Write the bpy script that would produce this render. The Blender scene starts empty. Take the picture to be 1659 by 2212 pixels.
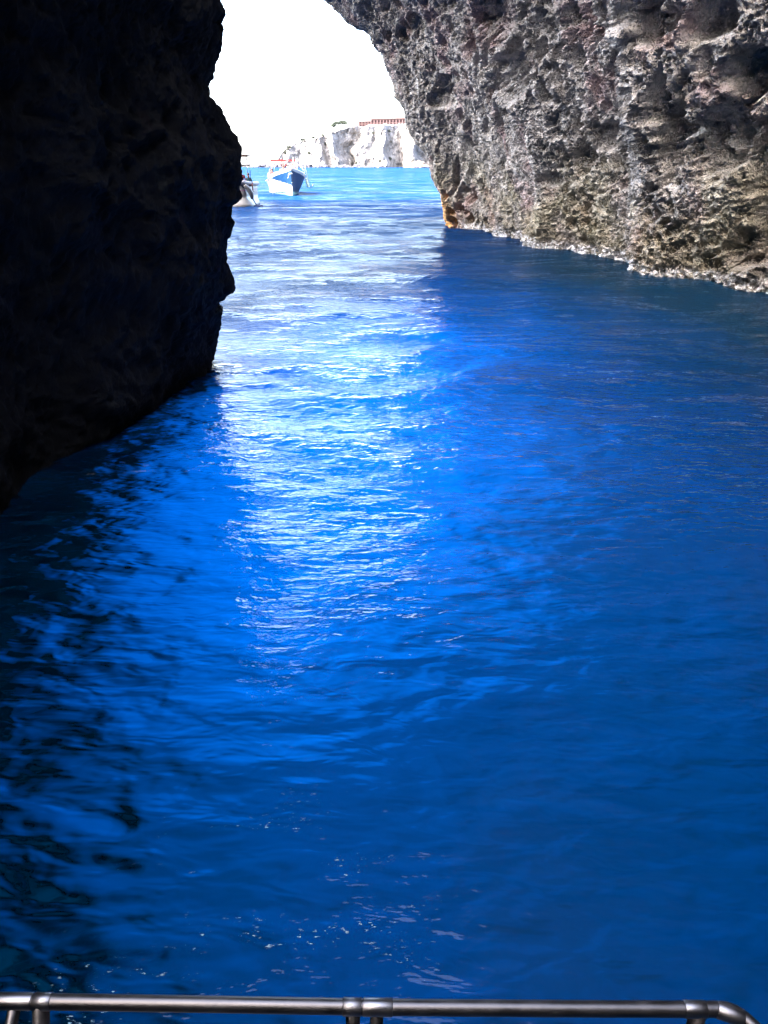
import bpy, bmesh, math, random
import numpy as np
from mathutils import Vector, Matrix

R = math.radians
rng = np.random.default_rng(7)
random.seed(7)
scene = bpy.context.scene
col = scene.collection

# ------------------------------------------------------------------ camera, sky, sun, exposure
PITCH = R(25.25)
EYE = Vector((0.0, 0.0, 2.8))
cam_data = bpy.data.cameras.new("camera")
cam = bpy.data.objects.new("camera", cam_data)
col.objects.link(cam)
cam.location = EYE
cam.rotation_euler = (R(90) - PITCH, 0, 0)
cam_data.sensor_fit = 'AUTO'
cam_data.sensor_width = 36.0
cam_data.lens = 26.0
cam_data.clip_start = 0.05
cam_data.clip_end = 9000
scene.camera = cam

SUN_H = Vector((-0.72, -0.55))             # horizontal direction towards the sun
SUN_EL = R(46)
world = bpy.data.worlds.new("World")
scene.world = world
world.use_nodes = True
wn = world.node_tree.nodes
wl = world.node_tree.links
wn.clear()
wo = wn.new("ShaderNodeOutputWorld")
bg = wn.new("ShaderNodeBackground")
sky = wn.new("ShaderNodeTexSky")
sky.sky_type = 'NISHITA'
sky.sun_disc = False
sky.sun_elevation = SUN_EL
sky.sun_rotation = math.atan2(SUN_H.x, SUN_H.y)
sky.air_density = 0.8
sky.dust_density = 4.0
sky.ozone_density = 0.5
bg.inputs[1].default_value = 0.15
wl.new(sky.outputs[0], bg.inputs[0])
wl.new(bg.outputs[0], wo.inputs[0])
sun_d = bpy.data.lights.new("sun", 'SUN')
sun_d.energy = 2.0
sun_d.angle = R(0.5)
sun_d.color = (1.0, 0.95, 0.87)
sun = bpy.data.objects.new("sun", sun_d)
col.objects.link(sun)
_h = SUN_H.normalized() * math.cos(SUN_EL)
sun.rotation_euler = Vector((_h.x, _h.y, math.sin(SUN_EL))).to_track_quat('Z', 'Y').to_euler()
sun.location = (0, 0, 120)

vs = scene.view_settings
vs.view_transform = 'Standard'
vs.look = 'None'
vs.gamma = 1.0
vs.use_curve_mapping = False
vs.exposure = 4.7
scene.render.engine = 'CYCLES'
scene.cycles.use_denoising = True
scene.cycles.max_bounces = 8
scene.cycles.diffuse_bounces = 4
scene.cycles.glossy_bounces = 4
scene.cycles.transmission_bounces = 4
scene.cycles.caustics_reflective = False
scene.cycles.caustics_refractive = False

# ------------------------------------------------------------------ helpers
CP, SP = math.cos(PITCH), math.sin(PITCH)
K = 6.26e-4


def ray(px, py):
    """direction of a point of the 1659 x 2212 picture"""
    u, v = (px - 829.5) * K, (1106 - py) * K
    return Vector((u, CP + v * SP, -SP + v * CP))


def at_z(px, py, z=0.0):
    d = ray(px, py)
    return EYE + d * ((z - EYE.z) / d.z)


def at_y(px, py, y):
    d = ray(px, py)
    return EYE + d * (y / d.y)


def hash3(ix, iy, iz, seed):
    h = (ix.astype(np.int64) * 374761393 + iy.astype(np.int64) * 668265263 +
         iz.astype(np.int64) * 2147483647 + seed * 1274126177) & 0xFFFFFFFF
    h = ((h ^ (h >> 13)) * 1274126177) & 0xFFFFFFFF
    h = ((h ^ (h >> 16)) * 2246822519) & 0xFFFFFFFF
    h = h ^ (h >> 15)
    return (h & 0xFFFFFF).astype(np.float32) / 16777215.0


def vnoise(p, seed=0):
    """value noise -1..1 at p (N,3)"""
    f = np.floor(p)
    i = f.astype(np.int64)
    t = (p - f).astype(np.float32)
    t = t * t * t * (t * (t * 6 - 15) + 10)
    out = 0
    for dx in (0, 1):
        wx = t[:, 0] if dx else 1 - t[:, 0]
        for dy in (0, 1):
            wy = t[:, 1] if dy else 1 - t[:, 1]
            for dz in (0, 1):
                wz = t[:, 2] if dz else 1 - t[:, 2]
                out = out + wx * wy * wz * hash3(i[:, 0] + dx, i[:, 1] + dy, i[:, 2] + dz, seed)
    return out * 2 - 1


def fbm(p, octaves=4, gain=0.5, seed=0):
    s, a, tot = 0, 1.0, 0
    for k in range(octaves):
        s = s + a * vnoise(p * (2.03 ** k) + 17.3 * k, seed + k)
        tot += a
        a *= gain
    return s / tot


def worley(p, seed=0):
    f = np.floor(p).astype(np.int64)
    t = (p - f).astype(np.float32)
    f1 = np.full(len(p), 9.0, np.float32)
    f2 = np.full(len(p), 9.0, np.float32)
    for dx in (-1, 0, 1):
        for dy in (-1, 0, 1):
            for dz in (-1, 0, 1):
                a, b, c = f[:, 0] + dx, f[:, 1] + dy, f[:, 2] + dz
                d = np.sqrt((dx + hash3(a, b, c, seed) - t[:, 0]) ** 2 +
                            (dy + hash3(a, b, c, seed + 11) - t[:, 1]) ** 2 +
                            (dz + hash3(a, b, c, seed + 23) - t[:, 2]) ** 2)
                f2 = np.minimum(f2, np.maximum(f1, d))
                f1 = np.minimum(f1, d)
    return f1, f2


def sstep(a, b, x):
    t = np.clip((x - a) / (b - a), 0, 1)
    return t * t * (3 - 2 * t)


def grid_faces(nu, nv, wrap=False):
    iu = np.arange(nu if wrap else nu - 1)
    iv = np.arange(nv - 1)
    U, V = np.meshgrid(iu, iv, indexing='ij')
    a = U * nv + V
    b = ((U + 1) % nu) * nv + V
    return np.stack([a, b, b + 1, a + 1], -1).reshape(-1, 4)


def np_mesh(name, verts, quads, mats=None, smooth=True):
    me = bpy.data.meshes.new(name)
    n, m = len(verts), len(quads)
    me.vertices.add(n)
    me.vertices.foreach_set("co", np.ascontiguousarray(verts, np.float32).ravel())
    me.loops.add(m * 4)
    me.loops.foreach_set("vertex_index", np.ascontiguousarray(quads, np.int32).ravel())
    me.polygons.add(m)
    me.polygons.foreach_set("loop_start", np.arange(m, dtype=np.int32) * 4)
    me.polygons.foreach_set("use_smooth", np.full(m, smooth, bool))
    for mt in (mats or []):
        me.materials.append(mt)
    me.update(calc_edges=True)
    me.validate()
    return me


def link(name, me, parent=None):
    o = bpy.data.objects.new(name, me)
    col.objects.link(o)
    if parent is not None:
        o.parent = parent
    return o


def tag(o, label, cat, group=None, kind=None):
    o['label'] = label
    o['category'] = cat
    if group:
        o['group'] = group
    if kind:
        o['kind'] = kind
    return o


def thing(name, label, cat, loc=(0, 0, 0), rotz=0.0, group=None, rx=0.0):
    o = bpy.data.objects.new(name, None)
    o.empty_display_size = 0.2
    col.objects.link(o)
    o.location = loc
    o.rotation_euler = (rx, 0, rotz)
    return tag(o, label, cat, group)


class MB:
    """collects shapes for one mesh object"""

    def __init__(self):
        self.bm = bmesh.new()

    def box(self, c, s, rot=None, mi=0):
        M = Matrix.Translation(Vector(c))
        if rot is not None:
            M = M @ rot.to_4x4()
        r = bmesh.ops.create_cube(self.bm, size=1.0, matrix=M @ Matrix.Diagonal((s[0], s[1], s[2], 1)))
        for f in {f for v in r['verts'] for f in v.link_faces}:
            f.material_index = mi
        return self

    def tube(self, pts, r, seg=8, mi=0, caps=True):
        pts = [Vector(p) for p in pts]
        rs = r if isinstance(r, (list, tuple)) else [r] * len(pts)
        rings = []
        up = Vector((0.13, 0.21, 0.97)).normalized()
        for i, p in enumerate(pts):
            d = (pts[min(i + 1, len(pts) - 1)] - pts[max(i - 1, 0)]).normalized()
            a = d.cross(up)
            if a.length < 0.05:
                a = d.cross(Vector((1, 0, 0)))
            a.normalize()
            b = d.cross(a)
            rings.append([self.bm.verts.new(p + (a * math.cos(2 * math.pi * k / seg) + b * math.sin(2 * math.pi * k / seg)) * rs[i]) for k in range(seg)])
        for i in range(len(rings) - 1):
            for k in range(seg):
                f = self.bm.faces.new((rings[i][k], rings[i][(k + 1) % seg], rings[i + 1][(k + 1) % seg], rings[i + 1][k]))
                f.material_index = mi
                f.smooth = True
        if caps:
            for rg in (rings[0], rings[-1]):
                f = self.bm.faces.new(rg)
                f.material_index = mi
        return self

    def ball(self, c, s, mi=0, sub=2):
        r = bmesh.ops.create_icosphere(self.bm, subdivisions=sub, radius=1.0,
                                       matrix=Matrix.Translation(Vector(c)) @ Matrix.Diagonal((s[0], s[1], s[2], 1)))
        for f in {f for v in r['verts'] for f in v.link_faces}:
            f.material_index = mi
            f.smooth = True
        return self

    def poly(self, pts, mi=0):
        f = self.bm.faces.new([self.bm.verts.new(Vector(p)) for p in pts])
        f.material_index = mi
        return self

    def build(self, name, mats, parent=None, bevel=0.0):
        bmesh.ops.recalc_face_normals(self.bm, faces=self.bm.faces[:])
        me = bpy.data.meshes.new(name)
        self.bm.to_mesh(me)
        self.bm.free()
        for m in (mats if isinstance(mats, (list, tuple)) else [mats]):
            me.materials.append(m)
        o = link(name, me, parent)
        if bevel:
            b = o.modifiers.new("bevel", 'BEVEL')
            b.width = bevel
            b.segments = 2
        return o


# ------------------------------------------------------------------ materials
class NT:
    def __init__(self, name):
        self.m = bpy.data.materials.new(name)
        self.m.use_nodes = True
        self.t = self.m.node_tree
        self.t.nodes.clear()
        self.out = self.n("ShaderNodeOutputMaterial")

    def n(self, typ, **kw):
        nd = self.t.nodes.new(typ)
        for k, v in kw.items():
            setattr(nd, k, v)
        return nd

    def l(self, a, b):
        self.t.links.new(a, b)

    def val(self, sock, v):
        if hasattr(v, 'is_output') or isinstance(v, bpy.types.NodeSocket):
            self.l(v, sock)
        else:
            sock.default_value = v

    def math(self, op, a, b=0.0, c=0.0, clamp=False):
        nd = self.n("ShaderNodeMath", operation=op, use_clamp=clamp)
        for s, v in zip(nd.inputs, (a, b, c)):
            self.val(s, v)
        return nd.outputs[0]

    def vmath(self, op, a, b=None, scale=None):
        nd = self.n("ShaderNodeVectorMath", operation=op)
        self.val(nd.inputs[0], a)
        if b is not None:
            self.val(nd.inputs[1], b)
        if scale is not None:
            self.val(nd.inputs['Scale'], scale)
        return nd.outputs[0]

    def mix(self, fac, a, b, blend='MIX'):
        nd = self.n("ShaderNodeMix", data_type='RGBA', blend_type=blend)
        self.val(nd.inputs[0], fac)
        self.val(nd.inputs[6], a if not isinstance(a, tuple) else (*a, 1)[:4])
        self.val(nd.inputs[7], b if not isinstance(b, tuple) else (*b, 1)[:4])
        return nd.outputs[2]

    def noise(self, vec, scale, detail=4, rough=0.55, dist=0.0):
        nd = self.n("ShaderNodeTexNoise")
        self.l(vec, nd.inputs['Vector'])
        nd.inputs['Scale'].default_value = scale
        nd.inputs['Detail'].default_value = detail
        nd.inputs['Roughness'].default_value = rough
        nd.inputs['Distortion'].default_value = dist
        return nd.outputs[0]

    def range(self, x, a, b, c=0.0, d=1.0, smooth=True):
        nd = self.n("ShaderNodeMapRange", interpolation_type='SMOOTHSTEP' if smooth else 'LINEAR')
        self.val(nd.inputs[0], x)
        for s, v in zip(nd.inputs[1:5], (a, b, c, d)):
            s.default_value = v
        return nd.outputs[0]

    def mapping(self, vec, scale=(1, 1, 1), rot=(0, 0, 0)):
        nd = self.n("ShaderNodeMapping")
        self.l(vec, nd.inputs[0])
        nd.inputs['Scale'].default_value = scale
        nd.inputs['Rotation'].default_value = rot
        return nd.outputs[0]

    def bump(self, h, dist, strength=1.0, normal=None):
        nd = self.n("ShaderNodeBump")
        self.l(h, nd.inputs['Height'])
        nd.inputs['Distance'].default_value = dist
        nd.inputs['Strength'].default_value = strength
        if normal is not None:
            self.l(normal, nd.inputs['Normal'])
        return nd.outputs[0]

    def principled(self, color, rough=0.6, metal=0.0, spec=0.4, normal=None):
        nd = self.n("ShaderNodeBsdfPrincipled")
        self.val(nd.inputs['Base Color'], color if not isinstance(color, tuple) else (*color, 1)[:4])
        self.val(nd.inputs['Roughness'], rough)
        nd.inputs['Metallic'].default_value = metal
        nd.inputs['Specular IOR Level'].default_value = spec
        if normal is not None:
            self.l(normal, nd.inputs['Normal'])
        self.l(nd.outputs[0], self.out.inputs[0])
        return nd


def plain(name, color, rough=0.5, metal=0.0, spec=0.4, var=0.12, scale=3.0):
    t = NT(name)
    co = t.n("ShaderNodeTexCoord").outputs['Object']
    n = t.noise(co, scale, 5)
    c = t.mix(t.range(n, 0.3, 0.7), tuple(x * (1 - var) for x in color), tuple(min(1, x * (1 + var)) for x in color))
    t.principled(c, t.range(n, 0.2, 0.8, max(0.02, rough - 0.08), rough + 0.08), metal, spec)
    return t.m


def mat_lit_rock():
    t = NT("pitted_limestone")
    geo = t.n("ShaderNodeNewGeometry")
    P = geo.outputs['Position']
    sep = t.n("ShaderNodeSeparateXYZ")
    t.l(P, sep.inputs[0])
    z = sep.outputs[2]
    n1 = t.noise(P, 0.35, 5, 0.6)
    n2 = t.noise(P, 1.7, 6, 0.65)
    n3 = t.noise(P, 9.0, 6, 0.7)
    c = t.mix(t.range(n2, 0.32, 0.68), (0.20, 0.182, 0.16), (0.47, 0.43, 0.385))
    # pink coralline patches
    pk = t.range(t.noise(t.vmath('ADD', P, (31.0, 7.0, 3.0)), 0.42, 5, 0.62, 0.6), 0.50, 0.66)
    c = t.mix(t.math('MULTIPLY', pk, 0.5), c, (0.38, 0.225, 0.215))
    # olive film low down on the near part
    ol = t.math('MULTIPLY', t.range(z, 4.5, 0.8), t.range(t.noise(P, 0.5, 4), 0.40, 0.62))
    c = t.mix(t.math('MULTIPLY', ol, 0.6), c, (0.28, 0.245, 0.13))
    # tan foot
    tn = t.math('MULTIPLY', t.range(z, 2.2, 0.3), t.range(n2, 0.3, 0.6))
    c = t.mix(t.math('MULTIPLY', tn, 0.28), c, (0.36, 0.26, 0.175))
    # pale mineral runs
    st = t.noise(t.mapping(P, (1.5, 1.5, 0.22)), 1.25, 6, 0.6, 0.7)
    run = t.math('MULTIPLY', t.range(st, 0.60, 0.70), t.range(z, 1.5, 4.0))
    c = t.mix(t.math('MULTIPLY', run, 0.65), c, (0.56, 0.56, 0.52))
    # speckle
    c = t.mix(t.range(n3, 0.62, 0.74), c, (0.66, 0.62, 0.54))
    c = t.mix(t.range(n3, 0.41, 0.29), c, (0.06, 0.05, 0.045))
    # cave ceiling shade painted as darker colour high on the wall
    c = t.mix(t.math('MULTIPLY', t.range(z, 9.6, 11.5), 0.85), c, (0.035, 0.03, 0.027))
    # damp band above the crust
    wet = t.math('MULTIPLY', t.range(t.math('ADD', z, t.math('MULTIPLY', t.math('SUBTRACT', n2, 0.5), 0.8)), 0.95, 0.45), 0.5)
    c = t.mix(wet, c, t.mix(0.6, c, (0.05, 0.045, 0.035)))
    # salt and barnacle crust along the waterline
    cr = t.math('MULTIPLY', t.range(t.math('ADD', z, t.math('MULTIPLY', t.math('SUBTRACT', n2, 0.5), 0.6)), 0.40, 0.18), t.range(n3, 0.42, 0.56))
    c = t.mix(cr, c, (0.72, 0.69, 0.67))
    # orange patch low on the wall at the cave mouth
    x, y = sep.outputs[0], sep.outputs[1]
    org = t.math('MULTIPLY', t.range(y, 37.6, 38.7), t.range(t.math('ADD', z, t.math('MULTIPLY', n2, 0.5)), 2.1, 1.5))
    org = t.math('MULTIPLY', org, t.range(n3, 0.30, 0.46))
    c = t.mix(t.math('MULTIPLY', org, 0.85), c, (0.80, 0.37, 0.08))
    vo = t.n("ShaderNodeTexVoronoi", feature='DISTANCE_TO_EDGE')
    t.l(P, vo.inputs['Vector'])
    vo.inputs['Scale'].default_value = 8.5
    pit = t.range(vo.outputs['Distance'], 0.02, 0.22, 1.0, 0.0)
    hh = t.math('ADD', t.math('MULTIPLY', pit, 0.45), t.math('ADD', t.noise(P, 7.0, 8, 0.72), t.math('MULTIPLY', t.noise(P, 34.0, 5, 0.7), 0.35)))
    nb = t.bump(hh, 0.13, 0.85)
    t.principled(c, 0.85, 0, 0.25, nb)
    return t.m


def mat_dark_rock():
    t = NT("wet_dark_rock")
    geo = t.n("ShaderNodeNewGeometry")
    P = geo.outputs['Position']
    n2 = t.noise(P, 2.2, 7, 0.65)
    st = t.noise(t.mapping(P, (1.4, 1.4, 0.3)), 1.6, 6, 0.6, 1.0)
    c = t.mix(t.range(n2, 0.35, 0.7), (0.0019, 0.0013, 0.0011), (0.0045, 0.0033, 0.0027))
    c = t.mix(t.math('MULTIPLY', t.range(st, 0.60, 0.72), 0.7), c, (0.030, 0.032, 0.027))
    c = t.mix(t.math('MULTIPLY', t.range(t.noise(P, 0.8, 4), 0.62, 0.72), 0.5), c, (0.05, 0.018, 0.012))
    nb = t.bump(t.math('ADD', t.noise(P, 6.0, 9, 0.78), t.noise(P, 1.9, 5, 0.7)), 0.22, 1.0)
    t.principled(c, 0.8, 0, 0.2, nb)
    return t.m


def mat_water():
    t = NT("sea_water")
    geo = t.n("ShaderNodeNewGeometry")
    P = geo.outputs['Position']
    sep = t.n("ShaderNodeSeparateXYZ")
    t.l(P, sep.inputs[0])
    x, y = sep.outputs[0], sep.outputs[1]
    # capillary ripples
    w1 = t.noise(t.mapping(P, (1.0, 2.3, 1.0), (0, 0, R(8))), 3.2, 3, 0.55, 0.4)
    w2 = t.noise(t.mapping(P, (1.0, 1.9, 1.0), (0, 0, R(-17))), 9.0, 3, 0.5, 0.3)
    hsum = t.math('ADD', t.math('MULTIPLY', w1, 1.0), t.math('MULTIPLY', w2, 0.22))
    patch = t.range(t.noise(P, 0.35, 3), 0.35, 0.65, 0.3, 1.0)
    nb = t.bump(t.math('MULTIPLY', t.math('MULTIPLY', hsum, patch), t.range(y, 2.5, 8.0, 0.22, 1.0)), 0.085, 1.0)
    wf = t.noise(t.mapping(P, (0.35, 1.0, 1.0), (0, 0, R(5))), 0.35, 5, 0.62, 0.5)
    nbf = t.n("ShaderNodeBump")
    t.l(wf, nbf.inputs['Height'])
    nbf.inputs['Distance'].default_value = 2.2
    t.l(t.range(y, 25, 80, 0.0, 1.0), nbf.inputs['Strength'])
    t.l(nb, nbf.inputs['Normal'])
    nb = nbf.outputs[0]
    # what lies under the surface, displaced by the ripples as refraction would
    w3 = t.noise(t.mapping(P, (0.9, 1.6, 1.0), (0, 0, R(18))), 1.5, 2, 0.5, 0.3)
    w4 = t.noise(t.mapping(P, (0.8, 1.8, 1.0), (0, 0, R(10))), 4.0, 2, 0.5, 0.3)
    nb2 = t.bump(t.math('ADD', w3, t.math('MULTIPLY', w4, 0.35)), 0.16, 1.0)
    off = t.vmath('MULTIPLY', nb2, (1.9, 1.9, 0.0))
    Q = t.vmath('ADD', P, off)
    sq = t.n("ShaderNodeSeparateXYZ")
    t.l(Q, sq.inputs[0])
    qx, qy = sq.outputs[0], sq.outputs[1]
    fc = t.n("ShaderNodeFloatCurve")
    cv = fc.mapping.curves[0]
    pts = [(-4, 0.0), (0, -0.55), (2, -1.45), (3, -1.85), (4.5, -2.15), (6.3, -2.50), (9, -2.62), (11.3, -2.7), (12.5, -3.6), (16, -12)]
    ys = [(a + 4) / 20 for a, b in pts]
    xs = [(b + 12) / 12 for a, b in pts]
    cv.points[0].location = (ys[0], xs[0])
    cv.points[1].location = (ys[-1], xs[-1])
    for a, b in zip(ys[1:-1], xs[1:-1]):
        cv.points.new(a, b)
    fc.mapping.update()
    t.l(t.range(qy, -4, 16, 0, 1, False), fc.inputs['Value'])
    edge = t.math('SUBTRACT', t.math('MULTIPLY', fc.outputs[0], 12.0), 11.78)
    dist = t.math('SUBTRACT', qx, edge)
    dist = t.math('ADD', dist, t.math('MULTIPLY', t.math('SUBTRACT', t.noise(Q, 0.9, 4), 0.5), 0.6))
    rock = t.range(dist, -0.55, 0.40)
    # body colour: glow from below painted in, bright on the left, darker to the right
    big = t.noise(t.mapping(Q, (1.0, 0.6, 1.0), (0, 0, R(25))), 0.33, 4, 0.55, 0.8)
    # distance from the centre of the painted glow
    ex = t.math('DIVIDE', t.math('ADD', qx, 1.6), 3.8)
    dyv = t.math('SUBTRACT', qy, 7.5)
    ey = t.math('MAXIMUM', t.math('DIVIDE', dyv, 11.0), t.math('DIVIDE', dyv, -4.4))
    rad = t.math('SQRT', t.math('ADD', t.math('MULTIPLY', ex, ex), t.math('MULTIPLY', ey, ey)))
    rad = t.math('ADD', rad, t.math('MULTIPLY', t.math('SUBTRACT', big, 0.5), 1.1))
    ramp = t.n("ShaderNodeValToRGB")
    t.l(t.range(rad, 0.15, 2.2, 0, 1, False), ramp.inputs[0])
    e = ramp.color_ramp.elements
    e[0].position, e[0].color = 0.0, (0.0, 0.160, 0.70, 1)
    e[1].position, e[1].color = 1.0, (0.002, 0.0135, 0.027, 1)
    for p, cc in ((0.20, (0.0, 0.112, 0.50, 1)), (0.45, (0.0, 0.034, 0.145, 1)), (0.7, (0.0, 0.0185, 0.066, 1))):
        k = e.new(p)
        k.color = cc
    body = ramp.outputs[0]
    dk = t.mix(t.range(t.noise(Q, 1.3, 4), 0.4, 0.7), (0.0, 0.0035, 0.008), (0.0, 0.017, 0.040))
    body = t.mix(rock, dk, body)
    # open sea beyond the mouth
    sea = t.mix(t.range(t.noise(t.mapping(P, (0.4, 1.0, 1.0)), 0.10, 4), 0.35, 0.65), (0.002, 0.0145, 0.050), (0.004, 0.023, 0.068))
    out = t.range(t.math('ADD', y, t.math('MULTIPLY', x, -2.2)), 11, 24)
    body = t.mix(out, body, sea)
    # pale flecks painted for water glints and foam, in broken strings
    fl = t.math('MULTIPLY', t.range(t.noise(t.mapping(P, (0.6, 1.7, 1.0), (0, 0, R(-14))), 42.0, 4, 0.65), 0.615, 0.665),
                t.range(t.noise(t.mapping(P, (0.55, 1.9, 1.0), (0, 0, R(-14))), 2.4, 3, 0.6), 0.53, 0.62))
    fx_ = t.math('DIVIDE', t.math('ADD', x, 0.50), 0.85)
    fy_ = t.math('DIVIDE', t.math('SUBTRACT', y, 1.6), 1.1)
    fr2 = t.math('SQRT', t.math('ADD', t.math('MULTIPLY', fx_, fx_), t.math('MULTIPLY', fy_, fy_)))
    zone = t.range(fr2, 0.55, 1.15, 1.0, 0.0)
    zone2 = t.math('MULTIPLY', t.range(t.noise(P, 1.1, 2), 0.62, 0.68), t.math('MULTIPLY', t.range(x, 0.4, -0.6), t.range(y, 9.0, 6.5)))
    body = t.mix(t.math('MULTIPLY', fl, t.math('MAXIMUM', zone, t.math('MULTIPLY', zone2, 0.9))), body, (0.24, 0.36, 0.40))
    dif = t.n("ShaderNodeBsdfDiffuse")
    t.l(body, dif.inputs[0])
    gl = t.n("ShaderNodeBsdfGlossy")
    gl.inputs['Roughness'].default_value = 0.03
    t.l(nb, gl.inputs['Normal'])
    fr = t.n("ShaderNodeFresnel")
    fr.inputs['IOR'].default_value = 1.33
    t.l(nb, fr.inputs['Normal'])
    mx = t.n("ShaderNodeMixShader")
    slick = t.range(t.noise(t.mapping(P, (0.30, 1.0, 1.0), (0, 0, R(4))), 0.22, 7, 0.68, 0.3), 0.36, 0.64, 0.15, 1.55)
    refl = t.math('MULTIPLY', t.range(y, 6, 16, 0.85, 0.42), t.range(y, 18, 50, 1.0, 0.65))
    # unresolved chop far out lowers the mean reflectance at grazing angles
    t.l(t.math('MULTIPLY', fr.outputs[0], t.math('MULTIPLY', refl, t.math('ADD', t.math('MULTIPLY', t.math('SUBTRACT', slick, 1.0), t.range(y, 15, 60)), 1.0))), mx.inputs[0])
    t.l(dif.outputs[0], mx.inputs[1])
    t.l(gl.outputs[0], mx.inputs[2])
    t.l(mx.outputs[0], t.out.inputs[0])
    return t.m


def mat_far_cliff():
    t = NT("sunlit_limestone_cliff")
    P = t.n("ShaderNodeNewGeometry").outputs['Position']
    n = t.noise(P, 0.25, 8, 0.65)
    st = t.noise(t.mapping(P, (1, 1, 0.25)), 0.35, 6, 0.65, 0.5)
    c = t.mix(t.range(n, 0.35, 0.65), (0.10, 0.09, 0.085), (0.16, 0.15, 0.14))
    c = t.mix(t.range(st, 0.60, 0.72), c, (0.035, 0.031, 0.028))
    n5 = t.noise(P, 0.16, 7, 0.72, 0.4)
    c = t.mix(t.range(n5, 0.58, 0.66), c, (0.05, 0.048, 0.04))
    t.principled(c, 0.9, 0, 0.2, t.bump(n, 1.5, 0.9))
    return t.m


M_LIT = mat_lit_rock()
M_DARK = mat_dark_rock()
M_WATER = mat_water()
M_CLIFF = mat_far_cliff()
M_STEEL = plain("stainless_steel", (0.095, 0.088, 0.085), 0.40, 1.0, 0.5, 0.16, 22)
M_LADDER = plain("dull_aluminium", (0.10, 0.11, 0.11), 0.6)
M_CABIN = plain("cream_cabin_paint", (0.085, 0.08, 0.075), 0.6)
M_FITTING = plain("polished_steel", (0.16, 0.152, 0.15), 0.36, 1.0, 0.5, 0.10, 22)
M_WHITE = plain("white_gelcoat", (0.30, 0.30, 0.29), 0.35)
M_OFFWHITE = plain("aged_white_gelcoat", (0.11, 0.107, 0.10), 0.5)
M_BLUE = plain("blue_hull_paint", (0.003, 0.021, 0.062), 0.5, 0.0, 0.12)
M_BOOT = plain("dark_boot_stripe", (0.02, 0.05, 0.06), 0.5)
M_GREENISH = plain("weathered_antifouling", (0.20, 0.32, 0.28), 0.7)
M_RED = plain("red_canvas", (0.1400, 0.0070, 0.0070), 0.8)
M_BROWN = plain("brown_canvas", (0.0360, 0.0200, 0.0160), 0.85)
M_GREY = plain("grey_rubber_collar", (0.20, 0.18, 0.17), 0.7)
M_PURPLE = plain("purple_stripe", (0.16, 0.03, 0.12), 0.6)
M_TEAL = plain("teal_cloth", (0.0150, 0.0500, 0.0550), 0.9)
M_REDCLOTH = plain("red_cloth", (0.0900, 0.0090, 0.0105), 0.9)
M_ORANGE = plain("orange_cloth", (0.1200, 0.0520, 0.0160), 0.9)
M_WHITECLOTH = plain("white_cloth", (0.1750, 0.1575, 0.1750), 0.9)
M_NAVY = plain("navy_cloth", (0.03, 0.04, 0.10), 0.9)
M_SKIN = plain("tanned_skin", (0.1040, 0.0480, 0.0300), 0.6)
M_HAIR = plain("dark_hair", (0.03, 0.018, 0.012), 0.7)
M_PINKWALL = plain("faded_pink_plaster", (0.032, 0.0205, 0.0205), 0.9, 0.0, 0.05)
M_PIER = plain("white_plaster", (0.060, 0.040, 0.042), 0.9, 0.0, 0.05)
M_PANE = plain("shaded_window", (0.006, 0.003, 0.004), 0.7, 0.0, 0.05)
M_LEAF = plain("pine_needles", (0.0240, 0.0312, 0.0204), 0.9, var=0.35)
M_BARK = plain("pine_bark", (0.12, 0.08, 0.06), 0.9)
M_SHRUB = plain("cliff_scrub_leaves", (0.0270, 0.0300, 0.0204), 0.9, var=0.35)
M_SHORE = plain("wet_shore_rock", (0.030, 0.028, 0.036), 0.8, var=0.3, scale=0.7)
M_TANROCK = plain("brown_shore_rock", (0.085, 0.06, 0.045), 0.9, var=0.3, scale=0.5)

# ------------------------------------------------------------------ water
WAVES = []
for i in range(64):
    lam = 0.22 * (7.5 / 0.22) ** (i / 63)
    th = R(90 + 6) + rng.normal(0, R(30))
    WAVES.append((lam, th, rng.uniform(0, 2 * math.pi), rng.uniform(0.7, 1.3)))


def build_water():
    ratio = 1.0062
    r = [0.02, 0.3, 0.6]
    q = 0.9
    while q < 700:
        r.append(q)
        q *= ratio
    while q < 8000:
        r.append(q)
        q *= 1.15
    r = np.array(r)
    az = np.concatenate([np.linspace(-38, 38, 540), np.linspace(38, 322, 74)[1:-1]])
    az = np.radians(az)
    A, RR = np.meshgrid(az, r, indexing='ij')
    X, Y = (np.sin(A) * RR).ravel(), (np.cos(A) * RR).ravel()
    D = RR.ravel()
    sp = D * (ratio - 1) * 4.2 + 0.02
    wide = np.abs((A.ravel() + math.pi) % (2 * math.pi) - math.pi) > R(39)
    p2 = np.stack([X, Y, np.zeros_like(X)], -1)
    amp_mod = (0.75 + 0.55 * vnoise(p2 * 0.22, 5)) * (0.16 + 0.84 * sstep(2.5, 7.5, Y))
    openness = sstep(8, 36, Y)
    sx = X + 0.5 * vnoise(p2 * 0.5, 6)
    sy = Y + 0.5 * vnoise(p2 * 0.5, 8)
    Z = np.zeros_like(X)
    for lam, th, ph, k in WAVES:
        slope = 0.0165 * k
        if lam > 2.5:
            slope = slope * (0.35 + 0.65 * openness)
        else:
            slope = slope * amp_mod * (0.85 + 1.0 * openness)
        fade = np.clip(lam / sp - 0.6, 0, 1)
        kk = 2 * math.pi / lam
        a = kk * (sx * math.cos(th) + sy * math.sin(th)) + ph
        w = np.sin(a) + 0.22 * np.sin(2 * a + 0.6)
        Z += fade * slope / kk * w
    Z[wide] *= 0.0
    Z[D < 0.8] = 0
    V = np.stack([X, Y, Z], -1)
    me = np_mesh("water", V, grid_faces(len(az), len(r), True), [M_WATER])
    o = link("water", me)
    tag(o, "deep blue sea water running from the cave out to the open bay", "water", kind="structure")


build_water()


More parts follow.
